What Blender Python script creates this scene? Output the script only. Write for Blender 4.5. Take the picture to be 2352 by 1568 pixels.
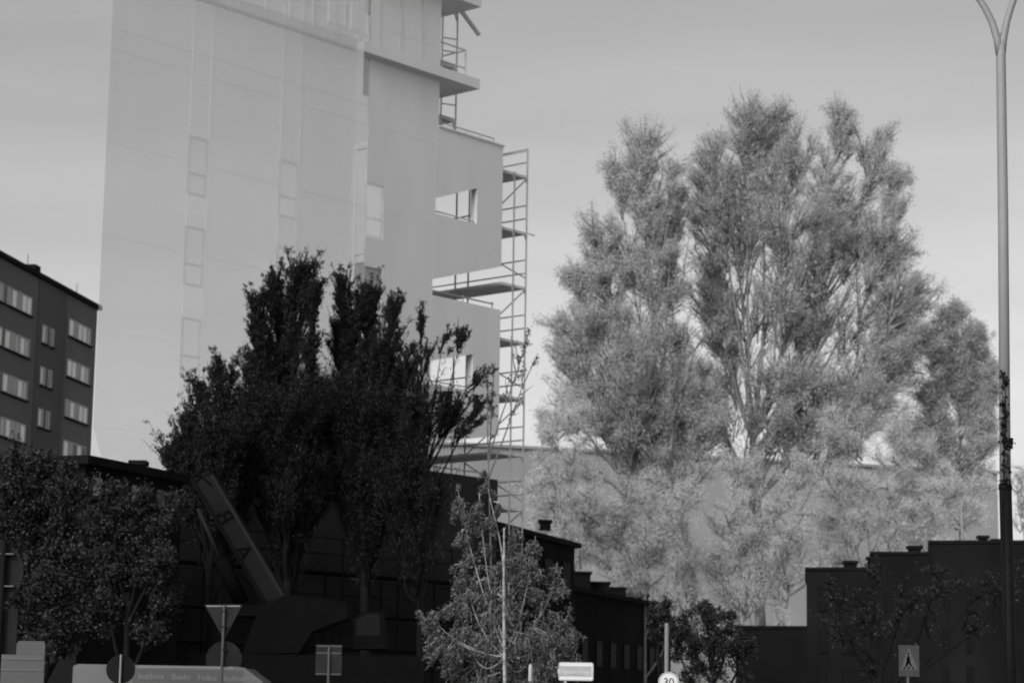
import bpy, math, random
import numpy as np
from mathutils import Vector, Matrix

for _o in list(bpy.data.objects):
    bpy.data.objects.remove(_o)
SC = bpy.context.scene
COL = SC.collection
R = math.radians

# ------------------------------------------------------------------ camera
F = 5100.0                       # focal length in units of a 2352 x 1568 frame
W, H, HOR = 2352.0, 1568.0, 1634.0
PITCH = math.atan((HOR - H / 2) / F)
ROLL = R(0.9)
cam_d = bpy.data.cameras.new('camera')
cam_d.lens = F / W * 36.0
cam_d.sensor_width = 36.0
cam_d.clip_start = 0.5
cam_d.clip_end = 6000
cam_d.dof.use_dof = True          # everything far away is a touch out of focus
cam_d.dof.focus_distance = 26.0
cam_d.dof.aperture_fstop = 2.6
cam = bpy.data.objects.new('camera', cam_d)
COL.objects.link(cam)
CM = Matrix.Rotation(R(90) + PITCH, 4, 'X') @ Matrix.Rotation(ROLL, 4, 'Z')
CM.translation = Vector((0, 0, 1.6))
cam.matrix_world = CM
SC.camera = cam
CM3 = CM.to_3x3()
EYE = Vector((0, 0, 1.6))

# ------------------------------------------------------------------ light
SUN_EL, SUN_AZ = R(36), R(-150)   # azimuth clockwise from the viewing direction (+Y)
SKY_REF = 3.2
wd = bpy.data.worlds.new('World')
SC.world = wd
wd.use_nodes = True
wn, wl = wd.node_tree.nodes, wd.node_tree.links
wn.clear()
w_out = wn.new('ShaderNodeOutputWorld')
w_bg = wn.new('ShaderNodeBackground')
w_sky = wn.new('ShaderNodeTexSky')
w_sky.sky_type = 'NISHITA'
w_sky.sun_disc = False
w_sky.sun_elevation = SUN_EL
w_sky.sun_rotation = SUN_AZ
w_sky.dust_density = 3.0
w_sky.air_density = 1.0
w_sky.ozone_density = 1.0
w_bw = wn.new('ShaderNodeRGBToBW')          # black and white photograph: a grey sky
w_tc = wn.new('ShaderNodeTexCoord')
w_mp = wn.new('ShaderNodeMapping')
w_mp.inputs['Scale'].default_value = (3.0, 3.0, 22.0)
w_mp.inputs['Rotation'].default_value = (0.05, 0.12, 0)
w_ns = wn.new('ShaderNodeTexNoise')
w_ns.inputs['Scale'].default_value = 1.6
w_ns.inputs['Detail'].default_value = 4.0
w_mr = wn.new('ShaderNodeMapRange')
w_mr.inputs['From Min'].default_value = 0.3
w_mr.inputs['From Max'].default_value = 0.7
w_mr.inputs['To Min'].default_value = 0.95
w_mr.inputs['To Max'].default_value = 1.06
w_mul = wn.new('ShaderNodeMath')
w_mul.operation = 'MULTIPLY'
wl.new(w_sky.outputs[0], w_bw.inputs[0])
wl.new(w_tc.outputs['Generated'], w_mp.inputs[0])
wl.new(w_mp.outputs[0], w_ns.inputs['Vector'])
wl.new(w_ns.outputs[0], w_mr.inputs[0])
w_pw = wn.new('ShaderNodeMath')             # film contrast of the whole sky
w_pw.operation = 'POWER'
w_pw.inputs[1].default_value = 1.35
w_nm = wn.new('ShaderNodeMath')
w_nm.operation = 'DIVIDE'
w_nm.inputs[1].default_value = SKY_REF
w_n2 = wn.new('ShaderNodeMath')
w_n2.operation = 'MULTIPLY'
w_n2.inputs[1].default_value = SKY_REF
wl.new(w_bw.outputs[0], w_nm.inputs[0])
wl.new(w_nm.outputs[0], w_pw.inputs[0])
wl.new(w_pw.outputs[0], w_n2.inputs[0])
wl.new(w_n2.outputs[0], w_mul.inputs[0])
wl.new(w_mr.outputs[0], w_mul.inputs[1])
wl.new(w_mul.outputs[0], w_bg.inputs[0])
w_bg.inputs[1].default_value = 0.15
wl.new(w_bg.outputs[0], w_out.inputs[0])

sun_d = bpy.data.lights.new('sun', 'SUN')
sun_d.energy = 1.0
sun_d.angle = R(12)
sun_d.color = (1.0, 1.0, 1.0)
sun = bpy.data.objects.new('sun', sun_d)
COL.objects.link(sun)
_sd = Vector((math.sin(SUN_AZ) * math.cos(SUN_EL), math.cos(SUN_AZ) * math.cos(SUN_EL), math.sin(SUN_EL)))
sun.rotation_euler = _sd.to_track_quat('Z', 'Y').to_euler()
sun.location = (0, 0, 60)

SC.view_settings.view_transform = 'Standard'
SC.view_settings.look = 'None'
SC.view_settings.exposure = 0.22
SC.view_settings.gamma = 1.0
SC.view_settings.use_curve_mapping = False
SC.render.engine = 'CYCLES'
SC.cycles.max_bounces = 6
SC.cycles.diffuse_bounces = 4
SC.cycles.transparent_max_bounces = 24
SC.cycles.use_denoising = True
SC.cycles.pixel_filter_type = 'BLACKMAN_HARRIS'
SC.cycles.filter_width = 1.7     # the lens is a little soft

# ------------------------------------------------------------------ measuring helpers
def ray(px, py):
    d = CM3 @ Vector(((px - W / 2) / F, (H / 2 - py) / F, -1.0))
    return d

def at(px, py, D):
    """the point at forward distance D (metres) seen at px, py"""
    d = ray(px, py)
    return EYE + d * (D / d.y)

def on_plane(px, py, P, n):
    d = ray(px, py)
    t = (Vector(P) - EYE).dot(n) / d.dot(n)
    return EYE + d * t

# ------------------------------------------------------------------ materials
MATS = {}
def mat(name, v, rough=0.7, metal=0.0, spec=0.4, var=0.0, scale=2.0, island=0.0, trans=0.0, bump=0.0, stretch=(1, 1, 1), alpha=1.0):
    m = bpy.data.materials.new(name)
    m.use_nodes = True
    nt = m.node_tree
    N, L = nt.nodes, nt.links
    b = N['Principled BSDF']
    b.inputs['Base Color'].default_value = (v, v, v, 1)
    b.inputs['Roughness'].default_value = rough
    b.inputs['Metallic'].default_value = metal
    b.inputs['Specular IOR Level'].default_value = spec
    val = None
    if var or bump:
        tc = N.new('ShaderNodeTexCoord')
        mp = N.new('ShaderNodeMapping')
        mp.inputs['Scale'].default_value = stretch
        ns = N.new('ShaderNodeTexNoise')
        ns.inputs['Scale'].default_value = scale
        ns.inputs['Detail'].default_value = 6.0
        L.new(tc.outputs['Object'], mp.inputs[0])
        L.new(mp.outputs[0], ns.inputs['Vector'])
        if var:
            mr = N.new('ShaderNodeMapRange')
            mr.inputs['From Min'].default_value = 0.25
            mr.inputs['From Max'].default_value = 0.75
            mr.inputs['To Min'].default_value = v * (1 - var)
            mr.inputs['To Max'].default_value = v * (1 + var)
            L.new(ns.outputs[0], mr.inputs[0])
            val = mr.outputs[0]
        if bump:
            bp = N.new('ShaderNodeBump')
            bp.inputs['Strength'].default_value = bump
            bp.inputs['Distance'].default_value = 0.05
            L.new(ns.outputs[0], bp.inputs['Height'])
            L.new(bp.outputs[0], b.inputs['Normal'])
    if island:
        ge = N.new('ShaderNodeNewGeometry')
        mr = N.new('ShaderNodeMapRange')
        mr.inputs['To Min'].default_value = v * (1 - island)
        mr.inputs['To Max'].default_value = v * (1 + island)
        L.new(ge.outputs['Random Per Island'], mr.inputs[0])
        val = mr.outputs[0]
    if val is not None:
        cb = N.new('ShaderNodeCombineColor')
        for i in range(3):
            L.new(val, cb.inputs[i])
        L.new(cb.outputs[0], b.inputs['Base Color'])
        colr = cb.outputs[0]
    if trans:
        tr = N.new('ShaderNodeBsdfTranslucent')
        tr.inputs[0].default_value = (v, v, v, 1)
        if val is not None:
            L.new(colr, tr.inputs[0])
        mx = N.new('ShaderNodeMixShader')
        mx.inputs[0].default_value = trans
        L.new(b.outputs[0], mx.inputs[1])
        L.new(tr.outputs[0], mx.inputs[2])
        L.new(mx.outputs[0], N['Material Output'].inputs['Surface'])
    if alpha < 1.0:                      # a see-through, ghostly surface
        ta = N.new('ShaderNodeBsdfTransparent')
        ma = N.new('ShaderNodeMixShader')
        ma.inputs[0].default_value = alpha
        L.new(ta.outputs[0], ma.inputs[1])
        L.new(b.outputs[0], ma.inputs[2])
        L.new(ma.outputs[0], N['Material Output'].inputs['Surface'])
    MATS[name] = m
    return m

mat('ground', 0.30, 0.95, var=0.3, scale=0.3)
for _i, _a in enumerate((.16, .19, .23, .29, .36)):
    mat('pale_cladding_%d' % _i, 0.46, 0.6, spec=0.3, var=0.06, scale=0.5, stretch=(1.6, 1.6, .25), alpha=_a)
mat('pale_cladding_far', 0.20, 0.8, spec=0.1, var=0.12, scale=0.2)
mat('window_frame_grey', 0.30, 0.5, alpha=.25)
mat('window_glass_grey', 0.48, 0.3, metal=0.4, var=0.1, scale=0.8, alpha=.2)
mat('slab_concrete', 0.40, 0.7, var=0.05, scale=0.7, alpha=.12)
mat('corner_concrete', 0.45, 0.7, spec=0.2, var=0.05, scale=0.5, stretch=(1.6, 1.6, .4))
mat('base_shade_tone', 0.014, 0.85, spec=0.1, var=0.35, scale=0.7)  # near-black wall tone standing in for shade on the tower's base
mat('galvanised', 0.42, 0.6, metal=0.2, var=0.12, scale=3.0)
mat('galvanised_dull', 0.22, 0.6, metal=0.2, var=0.2, scale=3.0)
mat('scaffold_board', 0.40, 0.7, var=0.2, scale=3.0)
mat('post_paint', 0.18, 0.6, metal=0.1, spec=0.2, var=0.04, scale=3.0)
mat('black_paint', 0.005, 0.6, spec=0.06, var=0.2, scale=4.0)
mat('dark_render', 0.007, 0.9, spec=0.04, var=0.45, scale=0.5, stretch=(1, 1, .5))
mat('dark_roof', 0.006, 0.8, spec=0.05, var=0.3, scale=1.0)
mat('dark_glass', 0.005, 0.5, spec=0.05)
mat('block_wall', 0.115, 0.9, spec=0.15, var=0.16, scale=0.25, stretch=(1, 1, .35))
mat('block_wall_bay', 0.080, 0.9, spec=0.15, var=0.2, scale=0.25, stretch=(1, 1, .35))
mat('block_frame', 0.30, 0.6)
mat('block_glass', 0.10, 0.12, metal=0.6, spec=0.5)
mat('block_curtain', 0.80, 0.8, var=0.12, scale=1.5, stretch=(6, 6, .2))
mat('block_blind', 0.36, 0.8, var=0.15, scale=1.5, stretch=(6, 6, .2))
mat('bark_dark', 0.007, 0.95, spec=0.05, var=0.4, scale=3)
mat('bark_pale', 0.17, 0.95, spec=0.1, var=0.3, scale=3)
mat('bark_birch', 0.19, 0.8, spec=0.1, var=0.85, scale=2.2, stretch=(1, 1, 3))
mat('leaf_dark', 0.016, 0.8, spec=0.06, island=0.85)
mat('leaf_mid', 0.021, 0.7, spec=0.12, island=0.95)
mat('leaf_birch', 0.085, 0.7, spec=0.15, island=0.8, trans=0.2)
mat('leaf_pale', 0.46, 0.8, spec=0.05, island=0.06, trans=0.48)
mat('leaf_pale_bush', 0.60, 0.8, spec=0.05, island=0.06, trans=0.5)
mat('crane_paint', 0.0068, 0.75, spec=0.05, var=0.25, scale=1.5)
mat('crane_dark', 0.003, 0.8, spec=0.03, var=0.2, scale=2)
mat('letter_dark', 0.002, 0.8, spec=0.02)
mat('sign_back', 0.015, 0.7, spec=0.1, var=0.2, scale=3)
mat('sign_back_dark', 0.012, 0.7, spec=0.06, var=0.2, scale=3)
mat('sign_white', 0.46, 0.5, spec=0.2, var=0.06, scale=8)
mat('sign_grey', 0.25, 0.5, spec=0.2, var=0.1, scale=8)
mat('sign_dim', 0.06, 0.5, spec=0.15, var=0.1, scale=8)
mat('sign_dim_dark', 0.034, 0.5, spec=0.1, var=0.1, scale=8)
mat('van_white', 0.095, 0.4, spec=0.2, var=0.08, scale=1.0)
mat('van_grey', 0.065, 0.45, spec=0.2, var=0.1, scale=1.0)
mat('van_letter', 0.15, 0.5, spec=0.2)
mat('boom_edge_paint', 0.012, 0.7, spec=0.06)
mat('bark_grey', 0.09, 0.9, spec=0.1, var=0.3, scale=3)
mat('truck_white', 0.062, 0.5, spec=0.12, var=0.1, scale=1.0)
mat('light_post', 0.62, 0.5, alpha=.3)
mat('pole_grey', 0.13, 0.5, spec=0.2, var=0.1, scale=4)
mat('rubber', 0.01, 0.9, spec=0.1)

# ------------------------------------------------------------------ mesh helpers
LOC = {}
def tag(o, label=None, cat=None, group=None, kind=None):
    if label: o['label'] = label
    if cat: o['category'] = cat
    if group: o['group'] = group
    if kind: o['kind'] = kind
    return o

def empty(name, loc, label=None, cat=None, group=None):
    o = bpy.data.objects.new(name, None)
    o.empty_display_size = 0.3
    COL.objects.link(o)
    o.location = loc
    LOC[o.name] = Vector(loc)
    return tag(o, label, cat, group)

def base_of(parent):
    return LOC.get(parent.name, Vector((0, 0, 0))) if parent else Vector((0, 0, 0))

def link(name, me, m, parent=None):
    o = bpy.data.objects.new(name, me)
    COL.objects.link(o)
    if m is not None and not me.materials:
        me.materials.append(MATS[m])
    if parent is not None:
        o.parent = parent
        LOC[o.name] = base_of(parent)
    return o

class MB:
    def __init__(s):
        s.v, s.f = [], []
    def add(s, vs, fs):
        b = len(s.v)
        s.v += [Vector(v) for v in vs]
        s.f += [tuple(b + i for i in f) for f in fs]
    def hexa(s, p):          # 8 points: bottom 4 then top 4
        s.add(p, [(0, 3, 2, 1), (4, 5, 6, 7), (0, 1, 5, 4), (1, 2, 6, 5), (2, 3, 7, 6), (3, 0, 4, 7)])
    def box(s, o, ax, ay, az):
        """corner o and three edge vectors"""
        o, ax, ay, az = map(Vector, (o, ax, ay, az))
        s.hexa([o, o + ax, o + ax + ay, o + ay, o + az, o + ax + az, o + ax + ay + az, o + ay + az])
    def prism(s, pts, off):
        off = Vector(off)
        n = len(pts)
        p = [Vector(q) for q in pts]
        s.add(p + [q + off for q in p], [tuple(range(n - 1, -1, -1)), tuple(range(n, 2 * n))] +
              [(i, (i + 1) % n, n + (i + 1) % n, n + i) for i in range(n)])
    def tube(s, pts, radii, n=8):
        pts = [Vector(p) for p in pts]
        b = len(s.v)
        for i, p in enumerate(pts):
            d = (pts[min(i + 1, len(pts) - 1)] - pts[max(i - 1, 0)])
            d = d.normalized() if d.length > 1e-9 else Vector((0, 0, 1))
            a = d.cross(Vector((0.31, 0.9, 0.17))).normalized()
            c = d.cross(a)
            r = radii[i] if hasattr(radii, '__len__') else radii
            for k in range(n):
                t = 2 * math.pi * k / n
                s.v.append(p + (a * math.cos(t) + c * math.sin(t)) * r)
        for i in range(len(pts) - 1):
            for k in range(n):
                k2 = (k + 1) % n
                s.f.append((b + i * n + k, b + i * n + k2, b + (i + 1) * n + k2, b + (i + 1) * n + k))
        s.f.append(tuple(b + k for k in range(n - 1, -1, -1)))
        e = b + (len(pts) - 1) * n
        s.f.append(tuple(e + k for k in range(n)))
    def build(s, name, m, parent=None, smooth=False):
        L = base_of(parent)
        me = bpy.data.meshes.new(name)
        me.from_pydata([tuple(v - L) for v in s.v], [], s.f)
        me.update()
        if smooth:
            me.polygons.foreach_set('use_smooth', [True] * len(me.polygons))
        return link(name, me, m, parent)

_unit = {}
def unit_tube(m):
    k = ('t', m)
    if k not in _unit:
        b = MB(); b.tube([(0, 0, 0), (0, 0, 1)], 1.0, 8)
        me = bpy.data.meshes.new('tube_' + m)
        me.from_pydata([tuple(v) for v in b.v], [], b.f); me.materials.append(MATS[m])
        me.polygons.foreach_set('use_smooth', [len(p.vertices) == 4 for p in me.polygons])
        _unit[k] = me
    return _unit[k]

def tube(name, p, q, r, m, parent):
    p, q = Vector(p), Vector(q)
    o = bpy.data.objects.new(name, unit_tube(m))
    COL.objects.link(o)
    o.parent = parent
    o.location = p - base_of(parent)
    o.rotation_mode = 'QUATERNION'
    o.rotation_quaternion = (q - p).to_track_quat('Z', 'Y')
    o.scale = (r, r, (q - p).length)
    LOC[o.name] = base_of(parent)
    return o

def part_box(name, m, parent, o, ax, ay, az):
    b = MB(); b.box(o, ax, ay, az)
    return b.build(name, m, parent)

def text_part(name, txt, size, depth, m, parent, M):
    cu = bpy.data.curves.new('txt', 'FONT')
    cu.body = txt; cu.size = size; cu.extrude = depth; cu.align_x = 'CENTER'; cu.align_y = 'CENTER'
    cu.resolution_u = 3
    to = bpy.data.objects.new('txt', cu)
    COL.objects.link(to)
    dg = bpy.context.evaluated_depsgraph_get()
    me = bpy.data.meshes.new_from_object(to.evaluated_get(dg))
    bpy.data.objects.remove(to); bpy.data.curves.remove(cu)
    me.materials.clear()
    me.transform(Matrix.Translation(-base_of(parent)) @ M)
    me.name = name
    return link(name, me, m, parent)

def frame_matrix(o, x, y, z):
    M = Matrix.Identity(4)
    for i, a in enumerate((x, y, z, o)):
        for j in range(3):
            M[j][i] = a[j]
    return M

UP = Vector((0, 0, 1))

# ------------------------------------------------------------------ ground
gm = MB()
gm.add([(-1500, -600, 0), (1500, -600, 0), (1500, 3000, 0), (-1500, 3000, 0)], [(0, 1, 2, 3)])
g = gm.build('ground', 'ground'); tag(g, kind='structure')

# ------------------------------------------------------------------ tower under construction
TU = Vector((math.sin(R(41)), math.cos(R(41)), 0))      # along the long face, away from the viewer
TV = Vector((-TU.y, TU.x, 0))                           # into the building
TC = at(1156, 335, 80.0); TC.z = 0.0                    # the far street corner, on the ground
def on_front(px, py):
    p = on_plane(px, py, TC, TV)
    return -(p - TC).dot(TU), p.z                       # distance from the corner, height
def on_end(px, py):
    p = on_plane(px, py, TC, TU)
    return (p - TC).dot(TV), p.z
def tp(a, w, z):
    return TC - TU * a + TV * w + UP * z
def tbox(b, a0, a1, w0, w1, z0, z1):
    b.box(tp(a1, w0, z0), TU * (a1 - a0), TV * (w1 - w0), UP * (z1 - z0))

SK = 0.85                                                # the near end is cut off at a slant
def tpris(b, a0, a1, w0, w1, z0, z1, sl=SK, sr=0.0):
    b.hexa([tp(a - s * w, w, z) for z in (z0, z1) for a, w, s in ((a1, w0, sl), (a0, w0, sr), (a0, w1, sr), (a1, w1, sl))])
def tslant(name, m, *args, **kw):
    b = MB(); tpris(b, *args, **kw)
    return b.build(name, m, tower)

tower = empty('apartment_tower', tp(14, 6, 0), 'tall pale see-through apartment tower under construction with open corner loggias', 'tower')
A_END = on_front(236, 500)[0]
A_LOG = on_front(993, 660)[0]                           # loggia partition
W_LOG = on_end(990, 640)[0] + 0.4
DEP = 13.0
TH = 0.3
Z_TERR = on_front(1155, 337)[1]
Z_R1T = on_front(1155, 613)[1]
Z_R1B = on_front(1151, 712)[1]
Z_R2T = on_front(1146, 1000)[1]
Z_R2B = on_front(1140, 1101)[1]
A_UP = on_front(1009, 250)[0]                           # the upper storeys are set back
Z_TOP = Z_TERR + 16.0

def tpart(name, m, *args):
    b = MB(); tbox(b, *args)
    return b.build(name, m, tower)

# core behind the cladding
tslant('core_wall', 'slab_concrete', A_UP + 4.2, A_END, 0.23, DEP, Z_R2B, Z_TOP, sr=.97)
tpart('loggia_back_wall', 'corner_concrete', 0.01, A_LOG, W_LOG + .01, W_LOG + .25, Z_R2B + .01, Z_TERR - 0.01)
# base storeys, their shade put into a near-black wall colour
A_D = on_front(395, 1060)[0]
tslant('base_wall', 'base_shade_tone', 0.0, A_D, 0.0, DEP * .6, 0.0, Z_R2B)
tslant('base_wall', 'pale_cladding_0', A_D + .02, A_END, 0.0, .05, 0.0, Z_R2B)

# corner storeys with see-through loggias
def corner_storey(z0, z1, hole, rake):
    (pxl, pyl), (pxr, pyr), (pxt, pyt) = hole[:3]
    a_l = on_front(pxl, pyl)[0]; zs = on_front(pxl, pyl)[1]
    a_r = on_front(pxr, pyr)[0]
    zl = on_end(pxt, pyt)[1] + .25
    a_l = min(a_l, A_LOG)
    b = MB()
    tbox(b, 0.0, a_r, 0.0, TH, z0, z1)                  # pier at the corner
    tbox(b, a_r, a_l, 0.0, TH, z0, zs)                  # under the sill
    zr, zq = on_front(pxr, pyt)[1], on_front(pxl, hole[3])[1]
    b.hexa([tp(a_l, 0, zq), tp(a_r, 0, zr), tp(a_r, TH, zr), tp(a_l, TH, zq), tp(a_l, 0, z1), tp(a_r, 0, z1), tp(a_r, TH, z1), tp(a_l, TH, z1)])  # raked lintel
    b.prism([tp(0, 0, z0), tp(A_LOG, 0, z0), tp(A_LOG, 0, on_front(*rake)[1])], TV * TH)                       # raked fascia over the open storey
    if a_l < A_LOG - 0.01:
        tbox(b, a_l, A_LOG, 0.0, TH, z0, z1)
    b.build('front_wall', 'corner_concrete', tower)
    tpart('end_wall', 'corner_concrete', 0.0, TH, TH, W_LOG, z0, zs - 0.15)
    tpart('end_wall', 'corner_concrete', 0.0, TH, TH, W_LOG, zl, z1)
    tpart('partition', 'corner_concrete', A_LOG - 0.2, A_LOG - 0.003, TH, W_LOG, z0 + .3, z1 - .3)
    tpart('floor_slab', 'corner_concrete', TH, A_LOG, TH, W_LOG, z0 + 0.003, z0 + 0.25)
    tpart('floor_slab', 'corner_concrete', TH, A_LOG, TH, W_LOG, z1 - 0.25, z1 - 0.003)
    # guard rail inside the opening
    for k in (0.12, ):
        tube('guard_rail', tp(a_l, .12, zs + k), tp(a_r, .12, zs + k), 0.03, 'galvanised', tower)

corner_storey(Z_R1T, Z_TERR, ((1000, 490), (1095, 509), (1095, 432), 455), (993, 641))
corner_storey(Z_R2T, Z_R1B, ((988, 880), (1085, 897), (1085, 813), 828), (983, 1016))
for zb in (Z_R1B, Z_R2B):
    tube('guard_rail', tp(A_LOG, .15, zb + 0.20), tp(0.25, .15, zb + 0.20), 0.03, 'galvanised_dull', tower)
    for a in (0.3, 1.9, A_LOG - .1):
        tube('guard_post', tp(a, .15, zb), tp(a, .15, zb + .28), 0.025, 'galvanised_dull', tower)

# windows in columns, with cladding panels between them
cols = []
for pl, pr, py in ((238, 286, 130), (441, 486, 180), (648, 692, 230), (846, 886, 290)):
    cols.append((on_front(pr, py)[0], on_front(pl, py)[0]))
rows = []
z_a = on_front(462, 245)[1]; z_b = on_front(462, 112)[1]
pitch = on_front(462, 245)[1] - on_front(455, 450)[1]
zrow = [(z_a - k * pitch, z_b - k * pitch) for k in range(-3, 5)]
zrow = [r for r in zrow if r[0] > Z_R2B + .3 and r[1] < Z_TERR + 3.0]
zrow.sort()

rg = random.Random(5)
def clad(a):  # the facade's fade into the bright sky is put into panel opacity
    """the see-through panels get more opaque towards the corner"""
    if a < A_UP + 3.9: return 'corner_concrete'
    return 'pale_cladding_%d' % min(4, max(0, int(5 * (A_END - a) / (A_END - A_UP - 3.4))))
def facade(a_right, a_left, z0, z1):
    """cladding between z0 and z1, windows set into it"""
    edges = [a_right]
    for c0, c1 in cols:
        if c0 > a_right and c1 < a_left:
            edges += [c0, c1]
    edges.append(a_left)
    edges = sorted(edges)
    for i in range(0, len(edges) - 1):
        a0, a1 = edges[i], edges[i + 1]
        if i % 2 == 0:
            n = max(1, round((a1 - a0) / 3.2))
            for k in range(n):
                b0, b1 = a0 + (a1 - a0) * k / n, a0 + (a1 - a0) * (k + 1) / n
                last = i == len(edges) - 2 and k == n - 1
                zc = [z0]
                while zc[-1] + pitch < z1 - .4: zc.append(zc[-1] + pitch)
                zc.append(z1)
                for c_ in range(len(zc) - 1):
                    (tslant if last else tpart)('cladding_panel', clad((b0 + b1) / 2), b0 + .003 * (k > 0), b1 - .003 * (k < n - 1), rg.uniform(0, .004), 0.05, zc[c_] + .004 * (c_ > 0), zc[c_ + 1])
        else:
            zs = [z0]
            for r0, r1 in zrow:
                if r0 > z0 and r1 < z1:
                    zs += [r0, r1]
            zs.append(z1)
            for k in range(0, len(zs) - 1):
                if k % 2 == 0:
                    tpart('cladding_panel', clad((a0 + a1) / 2), a0, a1, 0.0, 0.05, zs[k], zs[k + 1])
                else:
                    window(a0, a1, zs[k], zs[k + 1])

def window(a0, a1, z0, z1):
    fr = MB()
    t = 0.07
    tbox(fr, a0, a1, .015, .06, z0, z0 + t); tbox(fr, a0, a1, .015, .06, z1 - t, z1)
    tbox(fr, a0, a0 + t, .015, .06, z0 + t, z1 - t); tbox(fr, a1 - t, a1, .015, .06, z0 + t, z1 - t)
    zt = z0 + (z1 - z0) * 0.36
    tbox(fr, a0 + t, a1 - t, .015, .06, zt - t / 2, zt + t / 2)
    wo = fr.build('window', 'window_frame_grey', tower)
    for q0, q1 in ((z0 + t, zt - t / 2), (zt + t / 2, z1 - t)):
        b = MB(); tbox(b, a0 + t, a1 - t, .03, .04, q0, q1)
        b.build('pane', 'window_glass_grey', wo)

facade(A_LOG, A_END, Z_R2B, Z_TERR)
facade(A_UP, A_END, Z_TERR, Z_TOP)

# balcony slabs of the set-back storeys
a_s = on_front(1086, 190)[0]
for (pt, pb) in ((187, 209), (-8, 20)):
    z1 = on_front(1086, pt)[1]; z0 = on_front(1086, pb)[1]
    tslant('balcony_slab', 'corner_concrete', a_s, A_UP + 3.9, -0.35, 3.6, z0, z1, sl=1.0)
    tslant('balcony_edge', 'pale_cladding_3', A_UP + 4.26, A_END, -0.35, -.01, z0, z1)
# fins and a hatch between the slabs
zf0 = on_front(1086, 187)[1]; zf1 = on_front(1086, 20)[1]
for a in np.linspace(A_UP + 1.0, A_END - 1, 13):
    tpart('fin', 'pale_cladding_2', a, a + 0.06, -0.05, -0.003, zf0 + .003, zf1 - .003)
for px in (790, 842, 470):
    a = on_front(px, 60)[0]
    tpart('light_panel', 'light_post', a, a + 0.8, -0.05, -0.006, zf0 + .4, zf1 - .5)
# terrace railing
for dz in (0.28, 0.14):
    tube('terrace_rail', tp(A_UP - .1, .2, Z_TERR + dz), tp(0.3, .2, Z_TERR + dz), 0.028, 'galvanised', tower)
for a in np.linspace(0.3, A_UP - .1, 5):
    tube('terrace_post', tp(a, .2, Z_TERR), tp(a, .2, Z_TERR + .3), 0.025, 'galvanised', tower)
tpart('parapet_cap', 'corner_concrete', -0.06, A_UP, -0.05, 0.35, Z_TERR + .003, Z_TERR + .06)

# ---- scaffold along the end wall
sc_ = empty('scaffold', tp(-.9, 1, 0), 'tall tube scaffold with decks climbing the corner of the pale tower', 'scaffold')
def tofs(px, py, s):
    """distance out from the end wall of a standard seen at px,py that stands s metres back"""
    n = TV
    p = on_plane(px, py, tp(0, s, 0), n)
    return (p - tp(0, s, 0)).dot(TU)
S0 = 0.15
u_in = tofs(1181, 480, S0); u_out = tofs(1210, 480, S0)
z_top = on_plane(1211, 343, tp(0, S0, 0), TV).z
BAY = 2.9
for k in range(3):
    for u, top in ((u_in, z_top - (1.0 if k == 0 else 0.0)), (u_out, z_top)):
        tube('standard', tp(-u, S0 + k * BAY, 0), tp(-u, S0 + k * BAY, top), 0.034, 'galvanised_dull', sc_)
decks = [on_plane(1205, y, tp(-u_out, S0, 0), TV).z for y in (404, 534, 660, 787, 916, 1045, 1170, 1296, 1420)]
for i, z in enumerate(decks):
    for k in range(2):
        b = MB()
        b.box(tp(-u_in + .62, S0 + k * BAY + .02, z - .08), TU * (u_out - u_in + .6), TV * (BAY - .04), UP * 0.10)
        b.build('deck', 'scaffold_board', sc_)
    for k in range(2):
        for dz in (0.55, 1.05):
            tube('guard_rail', tp(-u_out, S0 + k * BAY, z + dz), tp(-u_out, S0 + (k + 1) * BAY, z + dz), 0.026, 'galvanised_dull', sc_)
    tube('brace', tp(-u_out, S0 + .05, z - .1 if i % 2 == 0 else z - 1.7), tp(-u_out, S0 + BAY - .05, z - 1.9 if i % 2 == 0 else z - .15), 0.024, 'galvanised_dull', sc_)
    for u in (u_in, u_out):                              # gusset under each deck
        b = MB()
        b.prism([tp(-u + .0, S0 - .02, z - .08), tp(-u + .16, S0 - .02, z - .08), tp(-u, S0 - .02, z - .36)], TV * .03)
        b.build('gusset', 'galvanised_dull', sc_)
tube('overhang_tube', tp(-u_out, S0, decks[1]), tp(-u_out - .35, S0 - .1, decks[1] - .05), 0.03, 'galvanised', sc_)
tube('top_rail', tp(-u_out, S0 + BAY, z_top - .05), tp(-u_out, S0, z_top - .05), 0.028, 'galvanised', sc_)

# ---- short scaffold standing on the terrace by the set-back storeys
st_ = empty('terrace_scaffold', tp(A_UP - .6, 1.5, Z_TERR), 'short scaffold tower standing on the roof terrace beside the balcony slabs', 'scaffold')
s1 = 1.2
pA = on_plane(1014, 200, tp(0, s1, 0), TV); aA = -(pA - TC).dot(TU)
pB = on_plane(1048, 200, tp(0, s1, 0), TV); aB = -(pB - TC).dot(TU)
for a in (aA, aB):
    for s in (s1, s1 + 1.8):
        tube('standard', tp(a, s, Z_TERR), tp(a, s, Z_TOP - .5), 0.034, 'galvanised', st_)
for y in (160, 282, 30):
    z = on_plane(1048, y, tp(0, s1, 0), TV).z
    part_box('deck', 'scaffold_board', st_, tp(aA + .25, s1 + .02, z), TU * (aA - aB + .2), TV * 1.7, UP * .14)
    for dz in (.55, 1.05):
        for s in (s1, s1 + 1.8):
            tube('guard_rail', tp(aA, s, z + dz), tp(aB, s, z + dz + .1), 0.026, 'galvanised', st_)
    b = MB(); b.prism([tp(aB, s1, z), tp(aB + .2, s1, z), tp(aB, s1, z - .4)], TV * .03); b.build('gusset', 'galvanised', st_)
gf = empty('guard_frame', tp(a_s, 1, zf0), 'tubular guard frame standing at the end of the balcony slab', 'guard frame')
pC = on_plane(1069, 150, tp(0, .4, 0), TV); aC = -(pC - TC).dot(TU)
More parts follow.
